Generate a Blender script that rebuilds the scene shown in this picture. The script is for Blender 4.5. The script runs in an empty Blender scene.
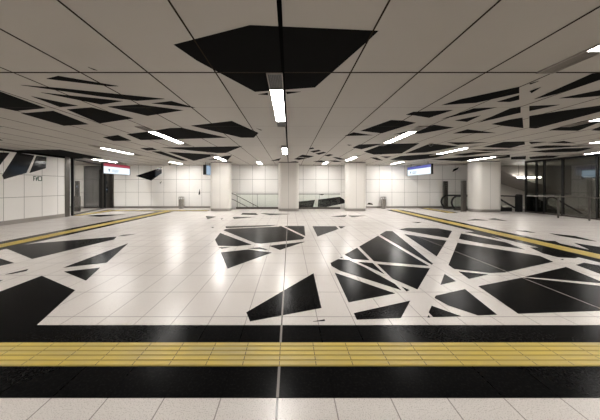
import bpy, bmesh, math, random
from mathutils import Vector
random.seed(4)
scene = bpy.context.scene
C = scene.collection

# ---------------------------------------------------------------- camera
EYE = 1.5; FOC = 240.0; U0, V0 = 289.5, 186.0          # eye height, focal length in px, vanishing point
H = 2.92; HC = H - EYE                                  # ceiling height
cam_d = bpy.data.cameras.new('camera'); cam = bpy.data.objects.new('camera', cam_d); C.objects.link(cam)
cam_d.sensor_fit = 'HORIZONTAL'; cam_d.sensor_width = 36; cam_d.lens = FOC/600*36
cam_d.shift_x = (300-U0)/600; cam_d.shift_y = -(210-V0)/600
cam_d.clip_start = .05; cam_d.clip_end = 200
cam.location = (0, 0, EYE); cam.rotation_euler = (math.pi/2, 0, 0)
scene.camera = cam
# ---------------------------------------------------------------- world, exposure
w = bpy.data.worlds.new('world'); scene.world = w; w.use_nodes = True
w.node_tree.nodes['Background'].inputs[0].default_value = (.9, .93, 1, 1)
w.node_tree.nodes['Background'].inputs[1].default_value = .02
vs = scene.view_settings
scene.display_settings.display_device = 'sRGB'
vs.view_transform = 'Standard'; vs.look = 'None'; vs.gamma = 1; vs.use_curve_mapping = False
vs.exposure = 0.75
LAMP = 31.0; BACK = 1.8

# ---------------------------------------------------------------- node helpers
def new_mat(name, col=(.8, .8, .8), rough=.5, metal=0.0, spec=.5):
    m = bpy.data.materials.new(name); m.use_nodes = True
    b = m.node_tree.nodes['Principled BSDF']
    b.inputs['Base Color'].default_value = (*col, 1); b.inputs['Roughness'].default_value = rough
    b.inputs['Metallic'].default_value = metal; b.inputs['Specular IOR Level'].default_value = spec
    return m
class N:
    def __init__(s, m): s.t = m.node_tree; s.b = s.t.nodes['Principled BSDF']
    def new(s, k, **kw):
        n = s.t.nodes.new(k)
        for a, v in kw.items(): setattr(n, a, v)
        return n
    def link(s, a, b): s.t.links.new(a, b)
    def math(s, op, a, b=None, clamp=False):
        n = s.new('ShaderNodeMath', operation=op, use_clamp=clamp)
        for i, x in enumerate((a, b)):
            if x is None: continue
            if isinstance(x, (int, float)): n.inputs[i].default_value = x
            else: s.link(x, n.inputs[i])
        return n.outputs[0]
    def xyz(s):
        tc = s.new('ShaderNodeTexCoord'); sp = s.new('ShaderNodeSeparateXYZ')
        s.link(tc.outputs['Object'], sp.inputs[0]); s.tc = tc.outputs['Object']; return sp.outputs
    def grid(s, c, phase, period, width):      # 1 on a joint
        a = s.math('SUBTRACT', c, phase - period/2); a = s.math('MODULO', a, period)
        a = s.math('ADD', a, period); a = s.math('MODULO', a, period)
        a = s.math('SUBTRACT', a, period/2); a = s.math('ABSOLUTE', a)
        return s.math('LESS_THAN', a, width/2)
    def line(s, c, at, width):
        a = s.math('SUBTRACT', c, at); a = s.math('ABSOLUTE', a); return s.math('LESS_THAN', a, width/2)
    def mix(s, f, a, b):
        n = s.new('ShaderNodeMix', data_type='RGBA')
        if isinstance(f, (int, float)): n.inputs[0].default_value = f
        else: s.link(f, n.inputs[0])
        for i, x in ((6, a), (7, b)):
            if isinstance(x, tuple): n.inputs[i].default_value = (*x, 1)
            else: s.link(x, n.inputs[i])
        return n.outputs[2]
    def noise(s, scale, detail=3, lo=.3, hi=.7, a=0., b=1.):
        n = s.new('ShaderNodeTexNoise'); n.inputs['Scale'].default_value = scale; n.inputs['Detail'].default_value = detail
        s.link(s.tc, n.inputs['Vector'])
        r = s.new('ShaderNodeMapRange'); s.link(n.outputs[0], r.inputs[0])
        for i, v in zip((1, 2, 3, 4), (lo, hi, a, b)): r.inputs[i].default_value = v
        return r.outputs[0]

FX, FXP, FY, FYP = -.085, .4, 2.754, .64
def floor_joints(n, wide):
    o = n.xyz()
    j = n.math('MAXIMUM', n.grid(o[0], FX, FXP, .009), n.grid(o[1], FY, FYP, .012))
    k = n.math('MAXIMUM', n.line(o[0], FX, wide), n.line(o[0], 3.8, wide))
    return o, j, k
M = {}
# pale terrazzo tile
m = M['terrazzo'] = new_mat('pale terrazzo tile', rough=.2); n = N(m); o, j, k = floor_joints(n, .016)
base = n.mix(n.noise(1.1, 4, .35, .7), (.71, .67, .635), (.655, .61, .575))
base = n.mix(n.noise(130, 2, .55, .66), base, (.46, .42, .39))
base = n.mix(n.noise(90, 2, .60, .70), base, (.75, .71, .68))
base = n.mix(n.math('MULTIPLY', j, .62), base, (.12, .10, .09))
base = n.mix(n.math('MULTIPLY', k, .85), base, (.10, .09, .08))
n.link(base, n.b.inputs['Base Color'])
n.b.inputs['Roughness'].default_value = .27
# black granite inlay
m = M['granite'] = new_mat('black granite inlay', spec=.02); n = N(m); o, j, k = floor_joints(n, .02)
base = n.mix(n.noise(55, 3, .5, .75), (.004, .004, .0042), (.013, .0125, .012))
base = n.mix(n.math('MULTIPLY', j, .6), base, (.0015, .0015, .0015))
base = n.mix(n.math('MULTIPLY', k, .8), base, (.36, .33, .31))
n.link(base, n.b.inputs['Base Color'])
n.b.inputs['Roughness'].default_value = .22
# ceiling panels
def ceil_mat(name, col, jc, jf, wide_c, sp):
    m = new_mat(name, rough=.5 if sp > .2 else .8, spec=sp); n = N(m); o = n.xyz()
    j = n.math('MULTIPLY', n.grid(o[0], -.08, .844, .010), .6)
    jy = n.grid(o[1], 3.0, 1.35, .016)
    y1 = n.line(o[1], 3.0, .024)
    b = n.mix(n.noise(.7, 3), col, tuple(c*.96 for c in col))
    b = n.mix(n.math('MULTIPLY', jy, jf*.45), b, jc)
    b = n.mix(n.math('MULTIPLY', n.math('MAXIMUM', j, y1), jf), b, jc)
    b = n.mix(n.line(o[0], -.08, .036), b, wide_c)
    n.link(b, n.b.inputs['Base Color']); return m
M['ceiling'] = ceil_mat('cream metal ceiling panel', (.455, .43, .395), (.05, .035, .025), .9, (.004, .004, .004), .35)
M['ceiling_black'] = ceil_mat('black ceiling panel', (.009, .009, .009), (.17, .155, .14), .6, (.001, .001, .001), .02)
# wall panels
def wall_mat(name, axis, phase, period, zs):
    m = new_mat(name, rough=.22); n = N(m); o = n.xyz()
    j = n.grid(o[axis], phase, period, .016)
    for z in zs: j = n.math('MAXIMUM', j, n.line(o[2], z, .018))
    b = n.mix(n.noise(.8, 2), (.90, .885, .86), (.87, .855, .83))
    n.link(n.mix(n.math('MULTIPLY', j, .75), b, (.12, .11, .10)), n.b.inputs['Base Color']); return m
YB = 16.4
M['wall_back'] = wall_mat('white glazed wall panel', 0, -10.32, .866, (1.076, 1.951))
M['wall_left'] = wall_mat('white glazed wall panel on the left', 1, 9.115, .71, (1.05, 1.96))
M['wall_black'] = new_mat('glossy black wall panel', (.006, .006, .007), .12)
M['wall_dim'] = new_mat('grey brown plaster', (.34, .315, .285), .6)
M['column'] = new_mat('white column cladding', (.68, .655, .615), .5)
n = N(M['column']); o = n.xyz(); j = n.line(o[0], .0, .014)
n.link(n.mix(n.math('MULTIPLY', j, .7), (.68, .655, .615), (.15, .14, .13)), n.b.inputs['Base Color'])
def brushed(name, col, rough, axis_scale=(1, 1, .02), metal=1.0):
    m = new_mat(name, col, rough, metal); n = N(m); n.xyz()
    mp = n.new('ShaderNodeMapping'); mp.inputs['Scale'].default_value = axis_scale; n.link(n.tc, mp.inputs[0]); n.tc = mp.outputs[0]
    n.link(n.noise(120, 2, .3, .7, rough*.7, rough*1.3), n.b.inputs['Roughness']); return m
M['steel'] = brushed('brushed stainless steel', (.46, .44, .42), .28)
M['steel_dark'] = brushed('dark bronze steel', (.13, .12, .11), .35)
M['chrome'] = new_mat('polished steel', (.7, .68, .66), .12, 1)
M['black'] = new_mat('black painted metal', (.008, .008, .008), .3)
M['rubber'] = new_mat('black rubber', (.010, .010, .010), .4)
M['skirting'] = brushed('grey metal skirting', (.36, .34, .32), .4, (.02, .02, 1))
M['housing'] = new_mat('grey light housing', (.33, .305, .275), .5)
M['grille'] = new_mat('grey louvre metal', (.24, .22, .195), .5)
# tactile yellow
def tactile(name, axis, phase, period):
    m = new_mat(name, rough=.42); n = N(m); o = n.xyz()
    j = n.grid(o[axis], phase, period, .007)
    mp = n.new('ShaderNodeMapping'); mp.inputs['Scale'].default_value = (.3, 1, 1) if axis == 0 else (1, .3, 1); n.link(n.tc, mp.inputs[0]); n.tc = mp.outputs[0]
    b = n.mix(n.noise(9, 4, .35, .7), (.60, .445, .085), (.50, .385, .12))
    b = n.mix(n.noise(3.1, 5, .55, .75), b, (.40, .33, .17))
    n.link(n.mix(n.math('MULTIPLY', j, .85), b, (.03, .025, .02)), n.b.inputs['Base Color']); return m
M['tactile_x'] = tactile('yellow tactile paving', 0, -.085, .307)
M['tactile_y'] = tactile('yellow tactile paving lengthwise', 1, 0, .3)
M['tactile_groove'] = new_mat('yellow groove with painted shade', (.37, .28, .06), .6)  # browner yellow paints in the shade between the shallow ribs
def emit(name, col, s):
    m = new_mat(name, (0, 0, 0), .5); b = m.node_tree.nodes['Principled BSDF']
    b.inputs['Emission Color'].default_value = (*col, 1); b.inputs['Emission Strength'].default_value = s; return m
M['lamp'] = emit('lit lamp diffuser', (1, .965, .92), LAMP)
M['lamp_far'] = emit('lit tube lamp', (1, .96, .9), 34)
M['lamp_back'] = emit('lit lamp diffuser near the back wall', (1, .97, .93), LAMP*BACK)
M['sign_face'] = emit('lit sign face', (.78, .90, 1), .75)
M['sign_small'] = emit('small lit sign face', (.50, .68, .9), .4)
M['sign_red'] = emit('lit red sign band', (.45, .06, .10), .5)
M['sign_blue'] = emit('lit blue sign band', (.10, .12, .50), .5)
M['glyph'] = new_mat('dark sign lettering', (.03, .05, .12), .5)
M['green'] = new_mat('dark green sign lettering', (.02, .085, .05), .5)
def glass(name, tint, refl):
    m = bpy.data.materials.new(name); m.use_nodes = True; t = m.node_tree; t.nodes.clear()
    out = t.nodes.new('ShaderNodeOutputMaterial'); tr = t.nodes.new('ShaderNodeBsdfTransparent'); gl = t.nodes.new('ShaderNodeBsdfGlossy')
    lw = t.nodes.new('ShaderNodeLayerWeight'); lw.inputs[0].default_value = .5; pw = t.nodes.new('ShaderNodeMath'); pw.operation = 'POWER'; pw.inputs[1].default_value = 4.5
    fr = t.nodes.new('ShaderNodeMath'); fr.operation = 'MULTIPLY_ADD'; fr.inputs[1].default_value = .55; fr.inputs[2].default_value = refl
    t.links.new(lw.outputs['Facing'], pw.inputs[0]); t.links.new(pw.outputs[0], fr.inputs[0]); mx = t.nodes.new('ShaderNodeMixShader')
    tr.inputs[0].default_value = (*tint, 1); gl.inputs['Roughness'].default_value = .03; gl.inputs[0].default_value = (.9, .9, .9, 1)
    t.links.new(fr.outputs[0], mx.inputs[0]); t.links.new(tr.outputs[0], mx.inputs[1]); t.links.new(gl.outputs[0], mx.inputs[2]); t.links.new(mx.outputs[0], out.inputs[0])
    return m
M['glass'] = glass('clear balustrade glass', (.965, .985, .965), .03)
M['glass_dark'] = glass('smoked glass', (.55, .55, .52), .04)
M['glass_screen'] = glass('clear screen glass', (.95, .95, .94), .03)
M['lift_door'] = new_mat('dark lift door glass', (.012, .013, .015), .2)

# ---------------------------------------------------------------- mesh helpers
def build(name, bm, mats, parent=None, bevel=0, smooth=False):
    if bevel: bmesh.ops.bevel(bm, geom=[e for e in bm.edges], offset=bevel, segments=1, affect='EDGES', clamp_overlap=True)
    me = bpy.data.meshes.new(name); bm.to_mesh(me); bm.free()
    if isinstance(mats, str): mats = [mats]
    for k in mats: me.materials.append(M[k])
    if smooth:
        for p in me.polygons: p.use_smooth = True
    o = bpy.data.objects.new(name, me); C.objects.link(o)
    if parent: o.parent = parent
    return o
def tag(o, label, cat, group=None):
    o['label'] = label; o['category'] = cat
    if group: o['group'] = group
    return o
def thing(name, label, cat, loc=(0, 0, 0), rz=0, group=None):
    o = bpy.data.objects.new(name, None); C.objects.link(o); o.location = loc; o.rotation_euler = (0, 0, rz)
    o.empty_display_size = .1
    return tag(o, label, cat, group)
def struct(o): o['kind'] = 'structure'; return o
def box(bm, x0, x1, y0, y1, z0, z1, mi=0):
    v = [bm.verts.new(p) for p in ((x0,y0,z0),(x1,y0,z0),(x1,y1,z0),(x0,y1,z0),(x0,y0,z1),(x1,y0,z1),(x1,y1,z1),(x0,y1,z1))]
    for f in ((3,2,1,0),(4,5,6,7),(0,1,5,4),(1,2,6,5),(2,3,7,6),(3,0,4,7)):
        bm.faces.new([v[i] for i in f]).material_index = mi
    return bm
def B(*a, mi=0): return box(bmesh.new(), *a, mi)
def prism(bm, pts, up, d, mi=0):
    """closed slab: outline pts (3D), extruded by vector up*d"""
    up = Vector(up)*d; P = [Vector(p) for p in pts]
    nrm = Vector((0,0,0))
    for i in range(len(P)): nrm += P[i].cross(P[(i+1) % len(P)])
    if nrm.dot(up) < 0: P.reverse()
    a = [bm.verts.new(p) for p in P]; b = [bm.verts.new(p+up) for p in P]
    fs = [bm.faces.new(a[::-1]), bm.faces.new(b)]
    for i in range(len(P)): fs.append(bm.faces.new((a[i], a[(i+1) % len(P)], b[(i+1) % len(P)], b[i])))
    for f in fs: f.material_index = mi
    return bm
def tube(bm, pts, r, seg=8, closed=False, mi=0):
    P = [Vector(p) for p in pts]; rings = []
    for i, p in enumerate(P):
        a = P[i-1] if (i > 0 or closed) else p; b = P[(i+1) % len(P)] if (i < len(P)-1 or closed) else p
        t = (b-a).normalized(); s = Vector((0,0,1)) if abs(t.z) < .95 else Vector((0,1,0))
        if abs(t.y) < .05: s = Vector((0,1,0))
        u = t.cross(s).normalized(); v = t.cross(u)
        rings.append([bm.verts.new(p + (u*math.cos(2*math.pi*k/seg) + v*math.sin(2*math.pi*k/seg))*r) for k in range(seg)])
    nr = len(rings)
    for i in range(nr if closed else nr-1):
        for k in range(seg):
            bm.faces.new((rings[i][k], rings[i][(k+1) % seg], rings[(i+1) % nr][(k+1) % seg], rings[(i+1) % nr][k])).material_index = mi
    if not closed: bm.faces.new(rings[0][::-1]); bm.faces.new(rings[-1])
    return bm
def lathe(bm, prof, seg=24, c=(0, 0)):
    rings = [[bm.verts.new((c[0]+r*math.cos(2*math.pi*k/seg), c[1]+r*math.sin(2*math.pi*k/seg), z)) for k in range(seg)] for r, z in prof]
    for i in range(len(rings)-1):
        for k in range(seg): bm.faces.new((rings[i][k], rings[i][(k+1) % seg], rings[i+1][(k+1) % seg], rings[i+1][k]))
    bm.faces.new(rings[0][::-1]); bm.faces.new(rings[-1]); return bm
def FP(u, v): d = FOC*EYE/(v-V0); return ((u-U0)*d/FOC, d)
def CP(u, v): d = FOC*HC/(V0-v); return ((u-U0)*d/FOC, d)
def WP(u, v, Y=YB): return ((u-U0)*Y/FOC, EYE-(v-V0)*Y/FOC)

# ---------------------------------------------------------------- floor
WELLS = [(-4.1, 4.0, 15.72, YB), (12.7, 20, 14.7, 15.85), (14.2, 20, 12.95, 14.2)]
bm = bmesh.new()
xs = sorted({-16., 20., *[a for q in WELLS for a in q[:2]]}); ys = sorted({-5., 20., *[a for q in WELLS for a in q[2:]]})
gv = {}
for i in range(len(xs)-1):
    for jy in range(len(ys)-1):
        cx, cy = (xs[i]+xs[i+1])/2, (ys[jy]+ys[jy+1])/2
        if any(q[0] < cx < q[1] and q[2] < cy < q[3] for q in WELLS): continue
        f = [gv.setdefault((x, y), None) or gv.__setitem__((x, y), bm.verts.new((x, y, 0))) or gv[(x, y)]
             for x, y in ((xs[i], ys[jy]), (xs[i+1], ys[jy]), (xs[i+1], ys[jy+1]), (xs[i], ys[jy+1]))]
        bm.faces.new(f)
ret = bmesh.ops.extrude_face_region(bm, geom=bm.faces[:])
for v in ret['geom']:
    if isinstance(v, bmesh.types.BMVert): v.co.z = -.25
bmesh.ops.recalc_face_normals(bm, faces=bm.faces[:])
FLOOR_POLYS = [
 # left group
 [(5,248),(33,243.5),(116.7,236.7),(114,239.5),(32,259)], [(-30,249),(14.2,263),(-30,272)],
 [(63.3,267.7),(128.3,243.3),(106.7,262.7)], [(64,271.7),(100,267.7),(86,280.7)], [(5,274.5),(28.5,269),(26.5,271),(12,274)],
 [(-88,325.2),(0,291.7),(41.7,275.8),(75,290.3),(36.4,325.4)], [(-2,281),(3,280),(0,281.5)],
 [(86,216),(96,215),(126,214.4),(100,216.8)], [(118,236.3),(123,234.8),(136,234),(124,236)],
 # middle group
 [(225.5,226.4),(277,225),(270,226.1),(226,228.2)],
 [(223.3,230.3),(226,229),(278.3,226.7),(281,226),(304.5,237.4),(303,239.2),(260.8,243.7),(255,243)],
 [(284,226),(304.3,226),(305.3,236)], [(220,233),(215,239.7),(218,245.8),(236.7,246.2),(251.7,244.7)],
 [(218.3,247.5),(231,246.9),(221.7,248.8)], [(220.8,252.5),(248.3,249.5),(271.7,252.7),(227.5,268.7)],
 [(248,248.3),(260,247.2),(268,250)], [(269,245.9),(305,241.7),(280,250)],
 [(312.5,226.3),(336,226.3),(338.5,229),(317.5,236.5)], [(338.2,226.3),(345.5,226.3),(341,228.7)],
 [(205.5,215.8),(216,216.8),(207.5,219.3)], [(232.5,217),(255,217),(234,219)], [(242.5,213.2),(256,213.2),(258,215),(241,214.5)],
 [(260,213.2),(291,214),(270,215.2)], [(331,216.4),(347,215),(345,217)], [(348,215.5),(366,215.7),(352,217.2)],
 [(211,227.3),(214,227),(213,228)], [(220.5,219),(223,218),(222,219.5)],
 # front centre
 [(246.3,312.5),(313.5,273.3),(321.5,308),(250,321.5)], [(313,321.6),(324.7,319.5),(325,321)],
 # right group
 [(334.7,272.7),(395,293.5),(348.6,302.4)], [(353.7,313.3),(410.3,300.8),(401,318),(356.8,319.7)],
 [(330.5,263),(338,259.3),(349,260),(364,267),(395,284),(401.3,290.3),(380,283.5),(340,270.8),(331.5,266)],
 [(344.5,254.8),(357,247.8),(369.5,260.3),(352,259)], [(358,262),(372.5,263),(384.5,274.2)],
 [(359.2,246.6),(378,235.8),(429,266),(374,261.3)], [(379.8,234.6),(386,231),(392.5,231.2),(433,263.8),(431.8,264.8)],
 [(404,234),(446.5,240.8),(436.7,256.5)], [(399,229.5),(407,228),(438,228.3),(452,231),(448,238),(430,235)],
 [(377,264),(429.8,268.5),(417.5,289.5),(392,278.5)], [(401.5,286.5),(409.5,290.2),(406.5,291.5)],
 [(340,257.3),(343,257),(341.5,258.2)], [(444.5,274),(456,281.2),(440.5,284.8)], [(458.5,271.5),(488,274.5),(469,279)],
 [(457.5,242.8),(480,246.3),(540,256),(553,261.8),(505,272.5),(490,273),(454,269),(448.5,265)],
 [(461,233.5),(492,239.5),(506,242.5),(525,249.5),(480,243),(459,239)], [(465,232),(478,231.5),(502,239.7)],
 [(530,247.5),(543,253.5),(558,257.3),(575,258.3),(582,256.4),(560,250.8),(545,247.6)], [(560.5,259.2),(564,259.2),(562.5,260)],
 [(576,265),(584,262.8),(640,272.5),(640,289)], [(525,276.8),(566,267),(606,283.7)],
 [(478.3,286.3),(523,277.5),(600,285.9),(640,290),(640,309.5),(518.3,313.8)],
 [(435.8,295.8),(465,289.2),(497,314.7),(478,315.5),(448,305.5),(434.5,298)],
 [(431.7,305.8),(461,316.3),(433.3,317.2),(428.7,312.5)], [(427.3,317.5),(428.7,315.3),(430,317.5)],
 [(549,233.3),(575,236),(596.5,241.5),(585,240),(560,236)], [(574,243),(600,247),(640,253.5),(640,262),(600,254.4),(590,250)],
 [(541,240.5),(555,241),(560,243.5),(585,249.5),(560,245.6)], [(515,230.5),(525,230.6),(536,232.8),(530,232.6)],
 [(466.8,220.4),(475,219),(488.5,220.4)], [(487.7,219.2),(494.5,218.2),(508,221.2),(502,220.7)], [(412,222),(422,222.2),(418,223)],
]
for p in FLOOR_POLYS: prism(bm, [(*FP(*q), .0) for q in p], (0,0,1), .003, 1)
box(bm, -10.8, 13.5, 1.698, 2.584, 0, .003, 1)
# dark borders of the tactile strips
LS, RS = (-7.42, -7.02), (6.36, 6.78)
box(bm, LS[0]-.34, LS[1]+.25, 2.6, 14.0, 0, .0026, 1)
box(bm, RS[0]-.28, RS[1]+.27, 2.6, 15.0, 0, .0026, 1)
box(bm, -11.35, -4.9, 14.25, 14.95, 0, .0022, 1); box(bm, -11.12, -10.58, 12.1, 14.25, 0, .0022, 1)
box(bm, 8.78, 9.47, 13.35, 16.3, 0, .0022, 1)
struct(build('floor', bm, ['terrazzo', 'granite']))
# ---------------------------------------------------------------- ceiling
bm = B(-16, 20, -5, 20, H, H+.2)
CEIL_POLYS = [
 [(0,151),(25,149.8),(60,149.5),(103,157.9),(70,159),(0,154)],
 [(88,67),(97.5,70.3),(94,69.8)], [(46.3,78.7),(58,75.8),(118.3,86),(110,86.2)],
 [(20.8,85),(60,88),(100,92.2),(165,98.8),(137,100.7),(100,96.3)], [(41,92.4),(123,101),(101,104.4),(93,102.8)],
 [(31.4,96.2),(78,105.7),(60,107)], [(-60,71),(0,91.4),(45.7,108),(16.2,110.9),(0,107.6),(-60,94)],
 [(21,113.3),(53.3,110.7),(88.6,124.2),(63.8,125.7)], [(66.7,109.3),(91.7,107.3),(133.3,118.3),(100,123.3)],
 [(107.5,106.5),(139,104.3),(183,110.2),(147.5,115.8)], [(151.5,103.3),(171.5,101),(195.5,107.8),(172,105.4)],
 [(-40,118),(-2,138),(3,140.5),(-40,139)], [(102.9,137.2),(118,135),(131.4,140.5),(113.3,140.9)],
 [(126.7,134.2),(148.6,131.5),(170,128),(181.4,127.7),(227,137.6),(171,139.2),(141,140)],
 [(191,125.6),(231.9,120.9),(258.6,132.9),(253.8,137.6),(241.4,137.6)],
 [(161,147.5),(242.4,146.2),(226,152.8),(217,153)], [(140,148),(152.4,147.7),(157,150),(147,150.5)],
 [(151.5,151.3),(161,151.3),(188,160.7),(181,160.5)], [(168,151.8),(217.6,154.8),(193.8,160.8)],
 [(209,159.3),(225,155.9),(232,155.3),(227,160.9)],
 [(173.7,44.5),(250,25),(378.5,30.7),(367,41.5),(315,87.3),(255,91.7),(197,60.5)],
 [(285.7,91.6),(301,91.6),(287,94)], [(258,94.2),(268,92.6),(268,95)], [(256,128),(262,130),(261,130.4)],
 [(309,148.3),(313,147.4),(314.2,148.6),(309.5,149.4)], [(310,151.2),(318.8,149.8),(321.2,150.9),(313.6,152.6)],
 [(315.3,153.5),(323.5,151.8),(326.4,152.6),(318.8,154.7)], [(297.8,156.7),(302.5,154.7),(314.2,156.1),(308.3,157.9)],
 [(293.8,159.1),(297.8,157.3),(307.2,158.3),(299,159.9)], [(324,155.3),(330,154.1),(333.4,154.9),(328.2,156.4)],
 [(313,161.4),(321.2,160.3),(327,161.7),(320,162.2)], [(328.8,160.5),(336.3,160.5),(342.2,161.9),(334,161.9)],
 [(332.3,157.2),(337,157.2),(345.7,159.3),(339.8,159.6)], [(289.7,161.7),(295.5,161.1),(299,162.2)],
 [(270.5,160.9),(281,158),(279,160.5)],
 [(360.5,130.8),(391,120),(403,120.5),(416,122.7),(382,133.2)], [(344.5,135.9),(353.4,132.3),(373,135.2)],
 [(406,114.6),(413.2,111.8),(453,110),(429,117.7),(415,115.4)],
 [(393.6,134.3),(420,128),(434.3,124.8),(454,127.5),(420,133.7),(410,133.6)],
 [(352.5,147.5),(359.6,144.5),(383,143.6),(361.4,149.3)], [(364,151.6),(384,144.1),(419.5,143.2),(401.6,153.4),(374,154.6)],
 [(405,153.4),(430,143.5),(459,146.2),(440,150),(425,152.5)], [(370,157.5),(376.6,157.5),(383,160.5),(377,160)],
 [(380,156.4),(391.8,156.4),(386.4,158)], [(390,159.6),(400.7,156),(430,154),(450,153.4),(436,157.6),(410,160.5)], [(347,144.5),(352,145),(349,145.6)],
 [(441.7,105),(460,99.3),(519.3,86.7),(519.3,93),(476,102.7)], [(496.7,101.7),(519.3,95),(519.3,99.5),(510,101.8)],
 [(529.5,83.3),(539,81),(530,84.4)], [(529.5,91),(541,87),(531.5,93)],
 [(534.3,99),(592.4,73.4),(600,72.8),(625,67),(625,72),(600,79.5),(557,93.8)], [(559,98.2),(600,90),(625,86),(625,94),(600,95.7),(580,97.6)],
 [(529.3,106),(560,104.6),(545,107.7),(529.3,111)], [(529.3,116),(560,111),(600,105.5),(630,101),(630,104),(600,111.6),(536,128.4),(529.3,128)],
 [(548.4,130.2),(581.4,121.3),(600,117.7),(620,114),(620,118),(600,122),(578,130.7)], [(591,130.2),(600,126.6),(620,122),(620,130),(600,130.7)],
 [(441.4,119),(473.6,108.4),(496.8,107.3),(473.6,112.3)], [(454.8,120.4),(480.7,115.4),(467,121.8)],
 [(478,122.5),(510,108.5),(520.7,106.5),(520.7,112.5),(500,117.5)], [(491.4,124),(510,119.5),(522.5,117.5),(523.4,128),(505,126)],
 [(453,133.4),(467.3,129.3),(496,132.9)], [(482.5,147.1),(504,141.8),(524.5,141.4),(525,144.5),(510,148)],
 [(446.8,142.3),(487.9,142.3),(457.5,144.8)], [(452,155.2),(473.6,152.1),(498.6,151.6),(465,155.7)],
 [(431,159.6),(470,156.5),(510,154.6),(510,157.5),(463,161.2)], [(511,157),(526,156),(525.7,159.2),(511,159.5)],
 [(528.8,141.8),(546.6,141.8),(531,144)], [(548,143),(563.6,140.9),(576,143.2)],
 [(529.3,147.1),(546,145.4),(595,145.6),(570,147),(540,148.5)], [(529.3,151.6),(563.6,148.4),(594,147.6),(578,151.6),(546,152.5)],
 [(529.3,157),(546,155.5),(560,155.6),(553,157.7),(530,159)],
 [(470,149.5),(500,149.2),(520,150),(485,151)],
]
for p in CEIL_POLYS: prism(bm, [(*CP(*q), H) for q in p], (0,0,-1), .003, 1)
for k in range(-17, 17):
    x = -.08+.844*k; hw = .02 if k == 0 else .0075 if abs(k) < 4 else .004
    box(bm, x-hw, x+hw, -5, 19.5, H-.0045, H-.0005, 1 if k == 0 else 2)
box(bm, -15.9, 13.5, 2.991, 3.009, H-.0042, H-.0005, 2)
M['joint'] = new_mat('dark open ceiling joint', (.035, .027, .02), .9, 0, 0)
struct(build('ceiling', bm, ['ceiling', 'ceiling_black', 'joint']))

# ---------------------------------------------------------------- walls
bm = B(-16, 12.9, YB, YB+.25, -3, H)
def wpoly(p): prism(bm, [((u-U0)*YB/FOC, YB, EYE-(v-V0)*YB/FOC) for u, v in p], (0,-1,0), .004, 1)
for p in ([(135.5,176),(161.8,167.3),(161.8,173.2),(151.3,180.6)], [(159.5,183),(162,181),(160.5,183.6)], [(198.4,194.6),(199.6,188.5),(200.2,194.6)],
          [(299.2,201.5),(315.1,199.8),(312,211),(292,220),(292,202.5)], [(318.2,199.5),(339.9,196.8),(343.7,199.2),(347,202.8),(317.5,208.8)],
          [(319,194.5),(326,193.7),(322,195.3)], [(367,204.5),(368.5,202.6),(372,203.4),(373.2,205)], [(452.3,172),(453.5,169.2),(458.8,167.2),(457.5,169.5)]):
    wpoly(p)
struct(build('wall_back', bm, ['wall_back', 'wall_black']))
XL = -10.86
bm = B(XL-.3, XL, -5, 11.6, 0, H)
for p in ([(-20,152),(9.7,152.6),(0,165),(-20,190)], [(16.8,152.4),(34.4,155.4),(26.3,173),(3.6,179.4),(2,175.4)], [(36.4,155.7),(46.6,157),(45.7,168.3),(29.4,173)]):
    q = []
    for u, v in p:
        Y = XL*FOC/(u-U0); q.append((XL, Y, min(EYE-(v-V0)*Y/FOC, H-.002)))
    prism(bm, q, (1,0,0), .004, 1)
box(bm, XL, XL+.012, -4.98, 11.6, H-.09, H, 1)
struct(build('wall_left', bm, ['wall_left', 'wall_black']))
struct(build('wall_front', B(-16, 20, -5.25, -5, 0, H), 'wall_dim'))
bm = B(13.6, 13.8, -5, 6.5, 0, H); box(bm, 19.5, 20, 6, 20, -3, H); box(bm, 13.8, 19.5, 6.3, 6.5, 0, H)
struct(build('wall_right', bm, 'wall_left'))
struct(build('wall_alcove', B(-16.2, -16, 11, YB, 0, H), 'wall_left'))
M['wall_far'] = new_mat('light grey plaster', (.78, .75, .70), .6)
struct(build('wall_far', B(12.9, 20, 19.5, 19.8, -3, H), 'wall_far'))
struct(build('wall_stairwell', B(-4.35, -4.1, 15.72, YB, -3, -.26), 'wall_dim'))
struct(build('baseboard_left', B(XL, XL+.012, -4.98, 11.58, 0, .17), 'skirting'))
bm = B(-16, -4.12, YB-.014, YB, 0, .12); box(bm, 4.02, 12.88, YB-.014, YB, 0, .12)
struct(build('baseboard_back', bm, 'skirting'))
struct(build('trim_1', B(XL-.32, XL+.02, 11.6, 11.85, 0, H-.002), 'steel_dark'))

# ---------------------------------------------------------------- columns
def rrect(w, d, r, seg=8):
    P = []
    for cx, cy, a0 in ((w/2-r, d/2-r, 0), (-w/2+r, d/2-r, 90), (-w/2+r, -d/2+r, 180), (w/2-r, -d/2+r, 270)):
        for k in range(seg+1):
            a = math.radians(a0+90*k/seg); P.append((cx+r*math.cos(a), cy+r*math.sin(a)))
    return P
def column(cx, cy, label, W=1.23, D=.5, R=.2):
    t = thing('column', label, 'column', (cx, cy, 0), group='square white columns')
    P = rrect(W, D, R)
    s = build('shaft', prism(bmesh.new(), [(x, y, .16) for x, y in P], (0,0,1), H-.16-.03), 'column', t)
    build('base_trim', prism(bmesh.new(), [(x*.985, y*.985, 0) for x, y in P], (0,0,1), .16), 'skirting', t)
    build('top_gap', prism(bmesh.new(), [(x*.97, y*.97, H-.03) for x, y in P], (0,0,1), .028), 'black', t)
COLS = ((-4.13, 'leftmost white column, right of the litter bin and the short hanging sign'),
        (-.06, 'white column in the middle of the photo between two glass balustrades'),
        (3.97, 'white column at the right end of the balustrade, left of the wall litter bin'),
        (12.02, 'broad white column beside the escalator entrance, far right of the row'))
for cx, lb in COLS[:3]: column(cx, 14.5, lb)
column(11.45, 14.15, COLS[3][1], 1.55, .95, .34)

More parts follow.
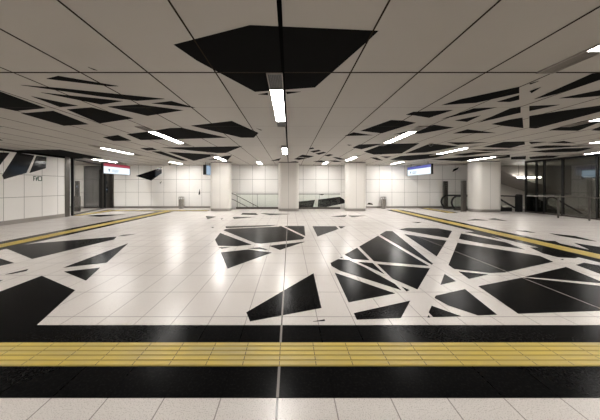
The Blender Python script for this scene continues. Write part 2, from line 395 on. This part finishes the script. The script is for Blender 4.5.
# ---------------------------------------------------------------- ceiling lights
def ceiling_light(cx, y0, label, L=2.7, mat=None):
    mat = mat or ('lamp_back' if y0 > 10 and not 9 < cx < 11 else 'lamp')
    t = thing('ceiling_light', label, 'light', (cx, y0+L/2, H), group='recessed strip lights in the ceiling')
    h = L/2; dl = .85 if L > 2 else L/2-.1; s = .102
    bm = bmesh.new()
    box(bm, -s, -s+.012, -h, h, -.02, 0); box(bm, s-.012, s, -h, h, -.02, 0)
    box(bm, -s+.012, s-.012, -h, -h+.012, -.02, 0); box(bm, -s+.012, s-.012, h-.012, h, -.02, 0)
    box(bm, -s+.012, s-.012, -dl-.012, -dl, -.02, 0); box(bm, -s+.012, s-.012, dl, dl+.012, -.02, 0)
    build('frame', bm, 'housing', t)
    build('diffuser', B(-s+.012, s-.012, -dl, dl, -.016, -.002), mat, t)
    for a, b in ((-h+.012, -dl-.012), (dl+.012, h-.012)):
        bm = B(-s+.012, s-.012, a, b, -.004, 0)
        x = -s+.03
        while x < s-.02: box(bm, x, x+.010, a, b, -.015, -.004); x += .022
        build('grille', bm, 'black' if abs(cx+.19) < .01 else 'grille', t)
rowname = {-3: 'row along the left wall', -2: 'third row left of the central row', -1: 'row just left of the central row', 0: 'central row',
           1: 'row just right of the central row', 2: 'second row right of the central row', 3: 'third row right of the central row', 4: 'row along the dark glass wall'}
rowname[-2] = 'second row left of the central row'
for jr in range(-3, 5):
    ys_ = [3.0-5.4+5.4*i for i in range(4)] if jr % 2 == 0 else [.3+5.4*i for i in range(3)]
    if jr == 0: ys_ = ys_[:3]
    if jr == 4: ys_ = ys_[1:3]
    if jr == -3: ys_ = [.3, 12.1]
    if jr == -3: names = ['nearest', 'farthest']
    elif jr % 2: names = ['nearest', 'middle', 'farthest']
    else: names = ['behind the viewpoint', 'nearest', 'middle', 'farthest']
    if jr == 0: names = ['behind the viewpoint', 'large nearest', 'small farther']
    if jr == 4: names = ['nearest', 'farther']
    for y0, nm in zip(ys_, names):
        ceiling_light(-.19+3.376*jr if jr < 4 else 13.05, (.8 if (jr == -1 and y0 < 1) else min(y0, 13.95)), L=1.7 if y0 > 13 or (jr == -1 and y0 < 1) else 2.7, label=('bright recessed strip light, %s one of the %s' % (nm, rowname[jr])) if nm != 'behind the viewpoint'
                      else 'bright recessed strip light behind the viewpoint in the %s' % rowname[jr])
ceiling_light(-13.7, 12.3, 'added fill light over the lift alcove, unseen behind the left wall end', mat='lamp')  # added lamp, out of view, brightens the alcove behind the screen
ceiling_light(14.5, 16.9, 'added fill light hidden behind the broad white column', 1.7, 'lamp_back')  # unseen extra lamp, put in to lift the dark recess past the column
ceiling_light(17.2, 7.5, 'added fill light inside the dark glass room outside the frame', mat='lamp')  # off-frame helper lamp, added to brighten the room behind the smoked glass
ceiling_light(-1.85, 13.95, 'small strip light above the balustrade between leftmost and middle columns', 1.7, 'lamp')
ceiling_light(2.2, 13.95, 'small strip light above the balustrade with the black wall shape', 1.7, 'lamp')
# ceiling camera domes
for (u, v, lb) in ((169.8, 163.8, 'small dark dome camera on the ceiling left of the leftmost column'), (431, 143.3, 'small dark dome camera on the ceiling above the blue sign')):
    x, y = CP(u, v); t = thing('dome_camera', lb, 'camera', (x, y, H))
    build('mount', lathe(bmesh.new(), [(.075, -.03), (.075, 0)]), 'housing', t)
    build('dome', lathe(bmesh.new(), [(.015, -.10), (.04, -.09), (.058, -.065), (.062, -.03)]), 'black', t, smooth=True)

# ---------------------------------------------------------------- tactile paving
def strip_x(x0, x1, y0, y1, label, z=.003):
    bm = B(x0, x1, y0, y1, z, .006)
    k = 5; p = (y1-y0)/k
    for i in range(k): box(bm, x0, x1, y0+p*(i+.16), y0+p*(i+.84), .006, .009)
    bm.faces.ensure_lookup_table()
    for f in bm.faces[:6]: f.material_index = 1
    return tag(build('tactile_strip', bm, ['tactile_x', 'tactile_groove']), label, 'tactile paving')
def strip_y(x0, x1, y0, y1, label):
    bm = B(x0, x1, y0, y1, .003, .006)
    k = 5; p = (x1-x0)/k
    for i in range(k): box(bm, x0+p*(i+.2), x0+p*(i+.8), y0, y1, .006, .010)
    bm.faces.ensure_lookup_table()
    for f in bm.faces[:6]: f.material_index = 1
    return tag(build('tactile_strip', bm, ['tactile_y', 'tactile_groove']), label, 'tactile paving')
strip_x(-10.8, 13.5, 1.992, 2.293, 'wide yellow ribbed tactile strip crossing the whole foreground on black granite')
strip_y(LS[0], LS[1], 2.62, 14.25, 'yellow tactile strip running back along the left side toward the lift')
strip_y(RS[0], RS[1], 2.62, 15.2, 'yellow tactile strip running back along the right side past the black shapes')
strip_x(-11.0, -4.95, 14.45, 14.75, 'thin yellow tactile strip in front of the panelled back wall, left of the leftmost column')
strip_y(-11.0, -10.7, 12.2, 14.44, 'short yellow tactile strip at the foot of the glass lift screen')
strip_y(8.95, 9.3, 13.45, 16.2, 'short yellow tactile strip leading to the escalator entrance')

# ---------------------------------------------------------------- glass balustrades
def balustrade(x0, x1, y, label, ng):
    t = thing('balustrade', label, 'railing', ((x0+x1)/2, y, 0), group='glass balustrades between the columns')
    h = (x1-x0)/2
    build('base_channel', B(-h, h, -.05, .05, 0, .13), 'steel_dark', t)
    wd = 2*h/ng
    for i in range(ng):
        build('glass_panel', B(-h+i*wd+.008, -h+(i+1)*wd-.008, -.006, .006, .13, .955), 'glass', t)
    build('handrail', tube(bmesh.new(), [(-h, 0, .98), (h, 0, .98)], .025), 'steel_dark', t)
    for i in range(1, ng):
        build('post', B(-h+i*wd-.007, -h+i*wd+.007, -.014, .014, .13, .96), 'black', t)
balustrade(-3.48, -.70, 15.66, 'clear glass balustrade in front of the descending stair rails', 2)
balustrade(.58, 3.31, 15.66, 'clear glass balustrade in front of the black shape on the wall', 2)
# staircase descending behind the left balustrade
t = thing('staircase', 'narrow staircase going down behind the left glass balustrade', 'stairs', (-3.6, 16.1, 0))
bm = bmesh.new()
for i in range(10):
    box(bm, .3*i-.3, .3*i+.02, -.28, .26, -.17*(i+1)-.02, -.17*(i+1)); box(bm, .3*i-.3, .3*i-.28, -.28, .26, -.17*(i+1), -.17*i-.02)
build('steps', bm, 'steel', t)
for z0 in (.93, .55):
    build('handrail', tube(bmesh.new(), [(-.3, -.24, z0+.12), (0, -.24, z0), (2.6, -.24, z0-2.6*.53)], .022), 'steel_dark', t)
for x in (.15, 1.2, 2.2):
    build('post', tube(bmesh.new(), [(x, -.24, -x*.53-.15), (x, -.24, .93-x*.53)], .014), 'steel_dark', t)

# ---------------------------------------------------------------- litter bins
def bin_(x, y, label):
    t = thing('litter_bin', label, 'bin', (x, y, 0), group='steel litter bins by the back wall')
    build('body', lathe(bmesh.new(), [(.17, .03), (.185, .05), (.185, .62), (.17, .63)]), 'steel', t, smooth=False)
    build('base', lathe(bmesh.new(), [(.165, 0), (.165, .03)]), 'black', t)
    for a in (0, 90, 180, 270):
        c, s = .165*math.cos(math.radians(a+45)), .165*math.sin(math.radians(a+45)); build('lid_post', B(c-.012, c+.012, s-.012, s+.012, .63, .73), 'black', t)
    build('lid', lathe(bmesh.new(), [(.185, .73), (.185, .76), (.15, .79), (.03, .80)]), 'steel', t)
bin_(-7.25, 16.1, 'round brushed steel litter bin by the wall left of the leftmost column')
bin_(6.30, 16.1, 'round brushed steel litter bin by the wall right of the balustrade')

# ---------------------------------------------------------------- hanging signs
def sign(x, y0, y1, z0, z1, face, band, label, th=.11, glyphs=()):
    t = thing('hanging_sign', label, 'sign', (x, (y0+y1)/2, z0)); h = (y1-y0)/2; dz = z1-z0; s = 1 if x < 0 else -1
    bm = B(-th/2, th/2, -h, -h+.05, 0, dz); box(bm, -th/2, th/2, h-.05, h, 0, dz); box(bm, -th/2, th/2, -h+.05, h-.05, dz-.03, dz); box(bm, -th/2, th/2, -h+.05, h-.05, 0, .02)
    build('frame', bm, 'black', t)
    fc = build('face', B(-th/2+.01, th/2-.01, -h+.05, h-.05, .02, dz-.03), face, t)
    if band:
        f = .27*dz
        build('colour_band', B(-th/2+.004, th/2-.004, -h+.05, h-.05, dz-.03-f, dz-.03), band, t)
        X = s*(th/2-.008)
        def gb(y, z, w, hh): build('letter', B(min(X, X+s*.006), max(X, X+s*.006), y-w/2, y+w/2, z-hh/2, z+hh/2), 'glyph', fc)
        # an arrow and short lines of lettering
        yy = -h+.45 if s > 0 else h-.45
        build('arrow', prism(bmesh.new(), [(X, yy-.09, dz*.36), (X, yy, dz*.48), (X, yy+.09, dz*.36), (X, yy+.03, dz*.36), (X, yy+.03, dz*.22), (X, yy-.03, dz*.22), (X, yy-.03, dz*.36)], (s, 0, 0), .006), 'glyph', fc)
        for k in range(7): gb(yy+s*(.25+.075*k), dz*.42, .05, .012); gb(yy+s*(.25+.075*k), dz*.34, .012, .07)
        for k in range(9): gb(yy+s*(.25+.05*k), dz*.22, .03, .03)
    for yy in (-h*.7, h*.7): build('hanger', tube(bmesh.new(), [(0, yy, dz-.005), (0, yy, H-z0)], .012), 'black', t)
sign(-10.0, 12.8, 15.0, 2.17, 2.76, 'sign_face', 'sign_red', 'glowing white sign with a red band hanging in front of the lift')
sign(8.0, 13.45, 16.2, 2.17, 2.76, 'sign_face', 'sign_blue', 'glowing pale blue sign with a dark blue band hanging near the escalator')
sign(-5.02, 14.2, 15.25, 2.17, 2.76, 'sign_small', None, 'short black framed sign seen edge on beside the leftmost column', th=.18)
# green exit pictogram on the left wall
bm = bmesh.new()
def gq(y0, y1, z0, z1): box(bm, XL, XL+.006, y0, y1, z0, z1)
gq(10.17, 10.20, 1.72, 1.92); gq(10.20, 10.27, 1.88, 1.92); gq(10.21, 10.25, 1.79, 1.82); gq(10.28, 10.31, 1.72, 1.86); gq(10.31, 10.34, 1.78, 1.92)
gq(10.36, 10.39, 1.72, 1.92); gq(10.50, 10.53, 1.72, 1.92); gq(10.39, 10.50, 1.89, 1.92); gq(10.39, 10.50, 1.72, 1.75)
tag(build('wall_sign', bm, 'green'), 'small dark green exit symbols on the left panelled wall', 'sign')

# ---------------------------------------------------------------- lift and its glass screen
t = thing('lift_entrance', 'dark lift doors with steel surround in the far left of the back wall', 'lift', (-12.98, YB-.05, 0))
build('frame', box(B(-1.0, -.9, -.05, .04, 0, 2.86), .12, .26, -.05, .04, 0, 2.86), 'black', t)
bm = B(-.9, .12, -.05, .04, 2.78, 2.86); build('lintel', bm, 'black', t)
for a in (-.9, -.385):
    build('door_panel', B(a+.005, a+.5, -.02, .03, .01, 2.78), 'lift_door', t)
pn = build('side_panel', B(.26, .98, -.05, .04, 0, 2.6), 'steel_dark', t)
build('call_panel', B(.50, .64, -.07, -.05, 1.05, 1.45), 'black', pn)
build('button', B(.53, .61, -.078, -.07, 1.22, 1.30), 'sign_small', pn)
build('indicator', B(.46, .62, -.085, -.05, 1.62, 1.86), 'black', pn)
p1, p2 = Vector((-11.1, 12.25)), Vector((-12.35, 16.1)); d = p2-p1; ang = math.atan2(d.y, d.x)
t = thing('glass_screen', 'tall glass screen with black posts in front of the lift', 'screen', (*p1, 0), ang)
L = d.length
build('post', B(0, .1, -.05, .05, 0, H-.01), 'black', t); build('post', B(L-.1, L, -.05, .05, 0, H-.01), 'black', t)
build('glass_panel', B(.1, L-.1, -.006, .006, .06, H-.1), 'glass_screen', t)
build('top_rail', B(.1, L-.1, -.03, .03, H-.1, H-.02), 'black', t); build('bottom_rail', B(.1, L-.1, -.03, .03, .004, .06), 'black', t)
t = thing('help_point', 'slim black help point pillar behind the glass screen', 'pillar', (-12.55, 14.2, 0))
build('body', B(-.10, .10, -.06, .06, 0, 1.8), 'black', t, bevel=.006)
build('foot', B(-.2, .12, -.1, .1, 0, .9), 'steel_dark', t, bevel=.006)
build('light', B(.0, .06, -.07, -.06, 1.42, 1.52), 'sign_small', t)

# ---------------------------------------------------------------- escalators
def escalator(x0, y0, y1, flat, label, run=6.0):
    t = thing('escalator', label, 'escalator', (x0, (y0+y1)/2, 0)); s = .577; hh = .88
    hw = (y1-y0)/2
    xe = flat+run
    for yy in (-hw, hw):
        r = .40; pts = []
        top = [(xe, hh-run*s), (flat, hh)]
        for k in range(13):
            a = math.pi/2+math.pi*k/12; pts.append((r+r*math.cos(a), hh-r+r*math.sin(a)))
        P = top+pts+[(flat, hh-2*r), (xe, hh-2*r-run*s)]
        build('handrail', tube(bmesh.new(), [(x, yy, z) for x, z in P], .055), 'rubber', t, smooth=True)
        Q = [(x, yy-.005, z) for x, z in P]
        build('side_glass', prism(bmesh.new(), Q, (0,1,0), .01), 'glass', t)
        sk = [(.15, yy-.06, 0), (.15, yy-.06, .14), (flat, yy-.06, .14), (xe, yy-.06, .14-run*s), (xe, yy-.06, -.3-run*s), (flat, yy-.06, -.28), (.15, yy-.06, 0)][:6]
        sk = [(.15, yy-.06, .004), (.15, yy-.06, .13), (flat, yy-.06, .13), (xe, yy-.06, .13-run*s), (xe, yy-.06, -.2-run*s), (flat, yy-.06, .004)]
        build('skirt', prism(bmesh.new(), sk, (0,1,0), .12), 'steel_dark', t)
    build('comb_plate', B(.1, flat-.8, -hw+.06, hw-.06, .001, .012), 'steel', t)
    bm = bmesh.new(); x = flat-.8; z = .01; i = 0
    while x < xe-.5:
        box(bm, x, x+.39, -hw+.07, hw-.07, z-.03, z); 
        x += .4
        if x > flat-.1:
            z -= .4*s; box(bm, x-.01, x, -hw+.07, hw-.07, z-.03, z+.4*s-.03)
    build('steps', bm, 'steel', t)
    return t
escalator(10.0, 14.8, 15.8, 2.65, 'escalator going down behind the broad white column, black rounded handrails')
def post_thing(x, y, label):
    t = thing('gate_post', label, 'post', (x, y, 0), group='tall steel posts at the escalator')
    build('body', B(-.13, .13, -.06, .06, 0, 1.82), 'steel_dark', t, bevel=.006)
    build('base', B(-.13, .13, -.08, .08, 0, .06), 'steel', t)
    for k in range(4):
        build('light', B(-.025, .025, -.066, -.06, 1.28+.12*k, 1.31+.12*k), 'chrome', t)
post_thing(9.98, 13.75, 'tall dark steel post standing against the broad white column')
post_thing(10.42, 16.02, 'tall dark steel post at the far left side of the escalator entrance')
# second escalator: short landing behind the glass
def escalator_two():
    t = thing('escalator', 'second escalator seen dimly behind the dark glass wall', 'escalator', (13.95, 13.58, 0)); s = .577; hh = .9; hw = .55; flat = .35; xe = 5
    for yy in (-hw, hw):
        P = [(xe, hh-(xe-flat)*s), (flat, hh), (.12, hh-.02), (0, hh-.15), (0, .02), (.1, .0), (flat, .0), (xe, -(xe-flat)*s)]
        build('handrail', tube(bmesh.new(), [(x, yy, z) for x, z in P[:5]], .045), 'rubber', t, smooth=True)
        build('side_panel', prism(bmesh.new(), [(x, yy-.02, max(z, .0) if x <= flat else z) for x, z in P], (0,1,0), .04), 'black' , t) if yy > 0 else \
        build('side_glass', prism(bmesh.new(), [(x, yy-.005, z) for x, z in P], (0,1,0), .01), 'glass', t)
    bm = bmesh.new()
    for i in range(11): box(bm, flat+.4*i, flat+.4*i+.39, -hw+.07, hw-.07, -.4*s*i-.06, -.4*s*i-.02)
    build('steps', bm, 'steel', t)
escalator_two()
# black kiosk-like newel housings at the escalator head
for x, y, lb in ((13.32, 13.95, 'black square housing at the corner of the dark glass wall'), (14.0, 13.72, 'black square housing just inside the dark glass wall')):
    t = thing('control_housing', lb, 'housing', (x, y, 0), group='black housings at the escalator heads')
    build('body', B(-.14, .14, -.11, .11, 0, .92), 'black', t, bevel=.02)
    build('cap', prism(bmesh.new(), [(-.14, -.11, .92), (.14, -.11, .92), (.10, -.11, 1.0), (-.04, -.11, 1.02)], (0,1,0), .22), 'rubber', t)
t = thing('guard_rail', 'black horizontal guard rail between the broad white column and the glass wall', 'railing', (12.6, 14.15, 0))
build('top_rail', tube(bmesh.new(), [(-.35, 0, .93), (.56, -.2, .90)], .035), 'rubber', t)
build('lower_panel', B(-.35, .5, -.02, .02, 0, .24), 'black', t)
build('post', B(-.33, -.29, -.02, .02, .24, .90), 'black', t)
# ---------------------------------------------------------------- dark glass wall on the right
GX = 13.6
t = thing('glass_wall', 'dark smoked glass wall with black mullions on the far right', 'glass wall', (GX, 6.5, 0))
ms = [0, 1.3, 2.7, 4.1, 5.44, 6.3, 6.7, 7.3]
for a, b in zip(ms[:-1], ms[1:]): build('glass_panel', B(-.006, .006, a+.03, b-.03, .08, H-.1), 'glass_dark', t)
for a in ms: build('mullion', B(-.05, .05, a-.03, a+.03, .005, H-.005), 'black', t)
build('top_rail', B(-.05, .05, .03, ms[-1]-.03, H-.1, H-.005), 'black', t); build('bottom_rail', B(-.05, .05, .03, ms[-1]-.03, .005, .08), 'steel_dark', t)
# railing in front of it
pa, pb = Vector((12.15, 12.3)), Vector((13.35, 9.3)); d = pb-pa; L = d.length
t = thing('handrail_fence', 'slim steel railing standing in front of the dark glass wall', 'railing', (*pa, 0), math.atan2(d.y, d.x))
build('top_rail', tube(bmesh.new(), [(0, 0, 1.0), (L, 0, 1.0)], .024), 'steel_dark', t)
for a in (1.15, 2.1, L-.03): build('post', B(a-.028, a+.028, -.02, .02, 0, .985), 'steel_dark', t)
# sloping soffit, far lamp, small sign behind the glass
struct(build('trim_2', prism(bmesh.new(), [(14.0, 16.6, 2.91), (19.5, 16.6, 2.91), (19.5, 16.6, .9), (15.5, 16.6, 2.2)], (0,1,0), 2.8), 'wall_dim'))
t = thing('tube_lamp', 'long horizontal tube lamp glowing beyond the broad white column', 'lamp', (16.1, 16.2, 2.08))
build('tube', tube(bmesh.new(), [(-.72, 0, 0), (.86, 0, 0)], .035), 'lamp_far', t); build('bracket', B(-.76, .9, .0, .05, .04, .12), 'housing', t)
for x in (-.6, .7): build('hanger', B(x-.008, x+.008, .02, .036, .12, H-2.08), 'black', t)
t = thing('lit_notice', 'small pale lit notice on the wall inside the dark glass room', 'sign', (19.46, 15.45, 2.0))
build('frame', B(0, .04, -.55, .55, 0, .56), 'black', t); build('face', B(-.012, 0, -.5, .5, .05, .51), 'sign_small', t)
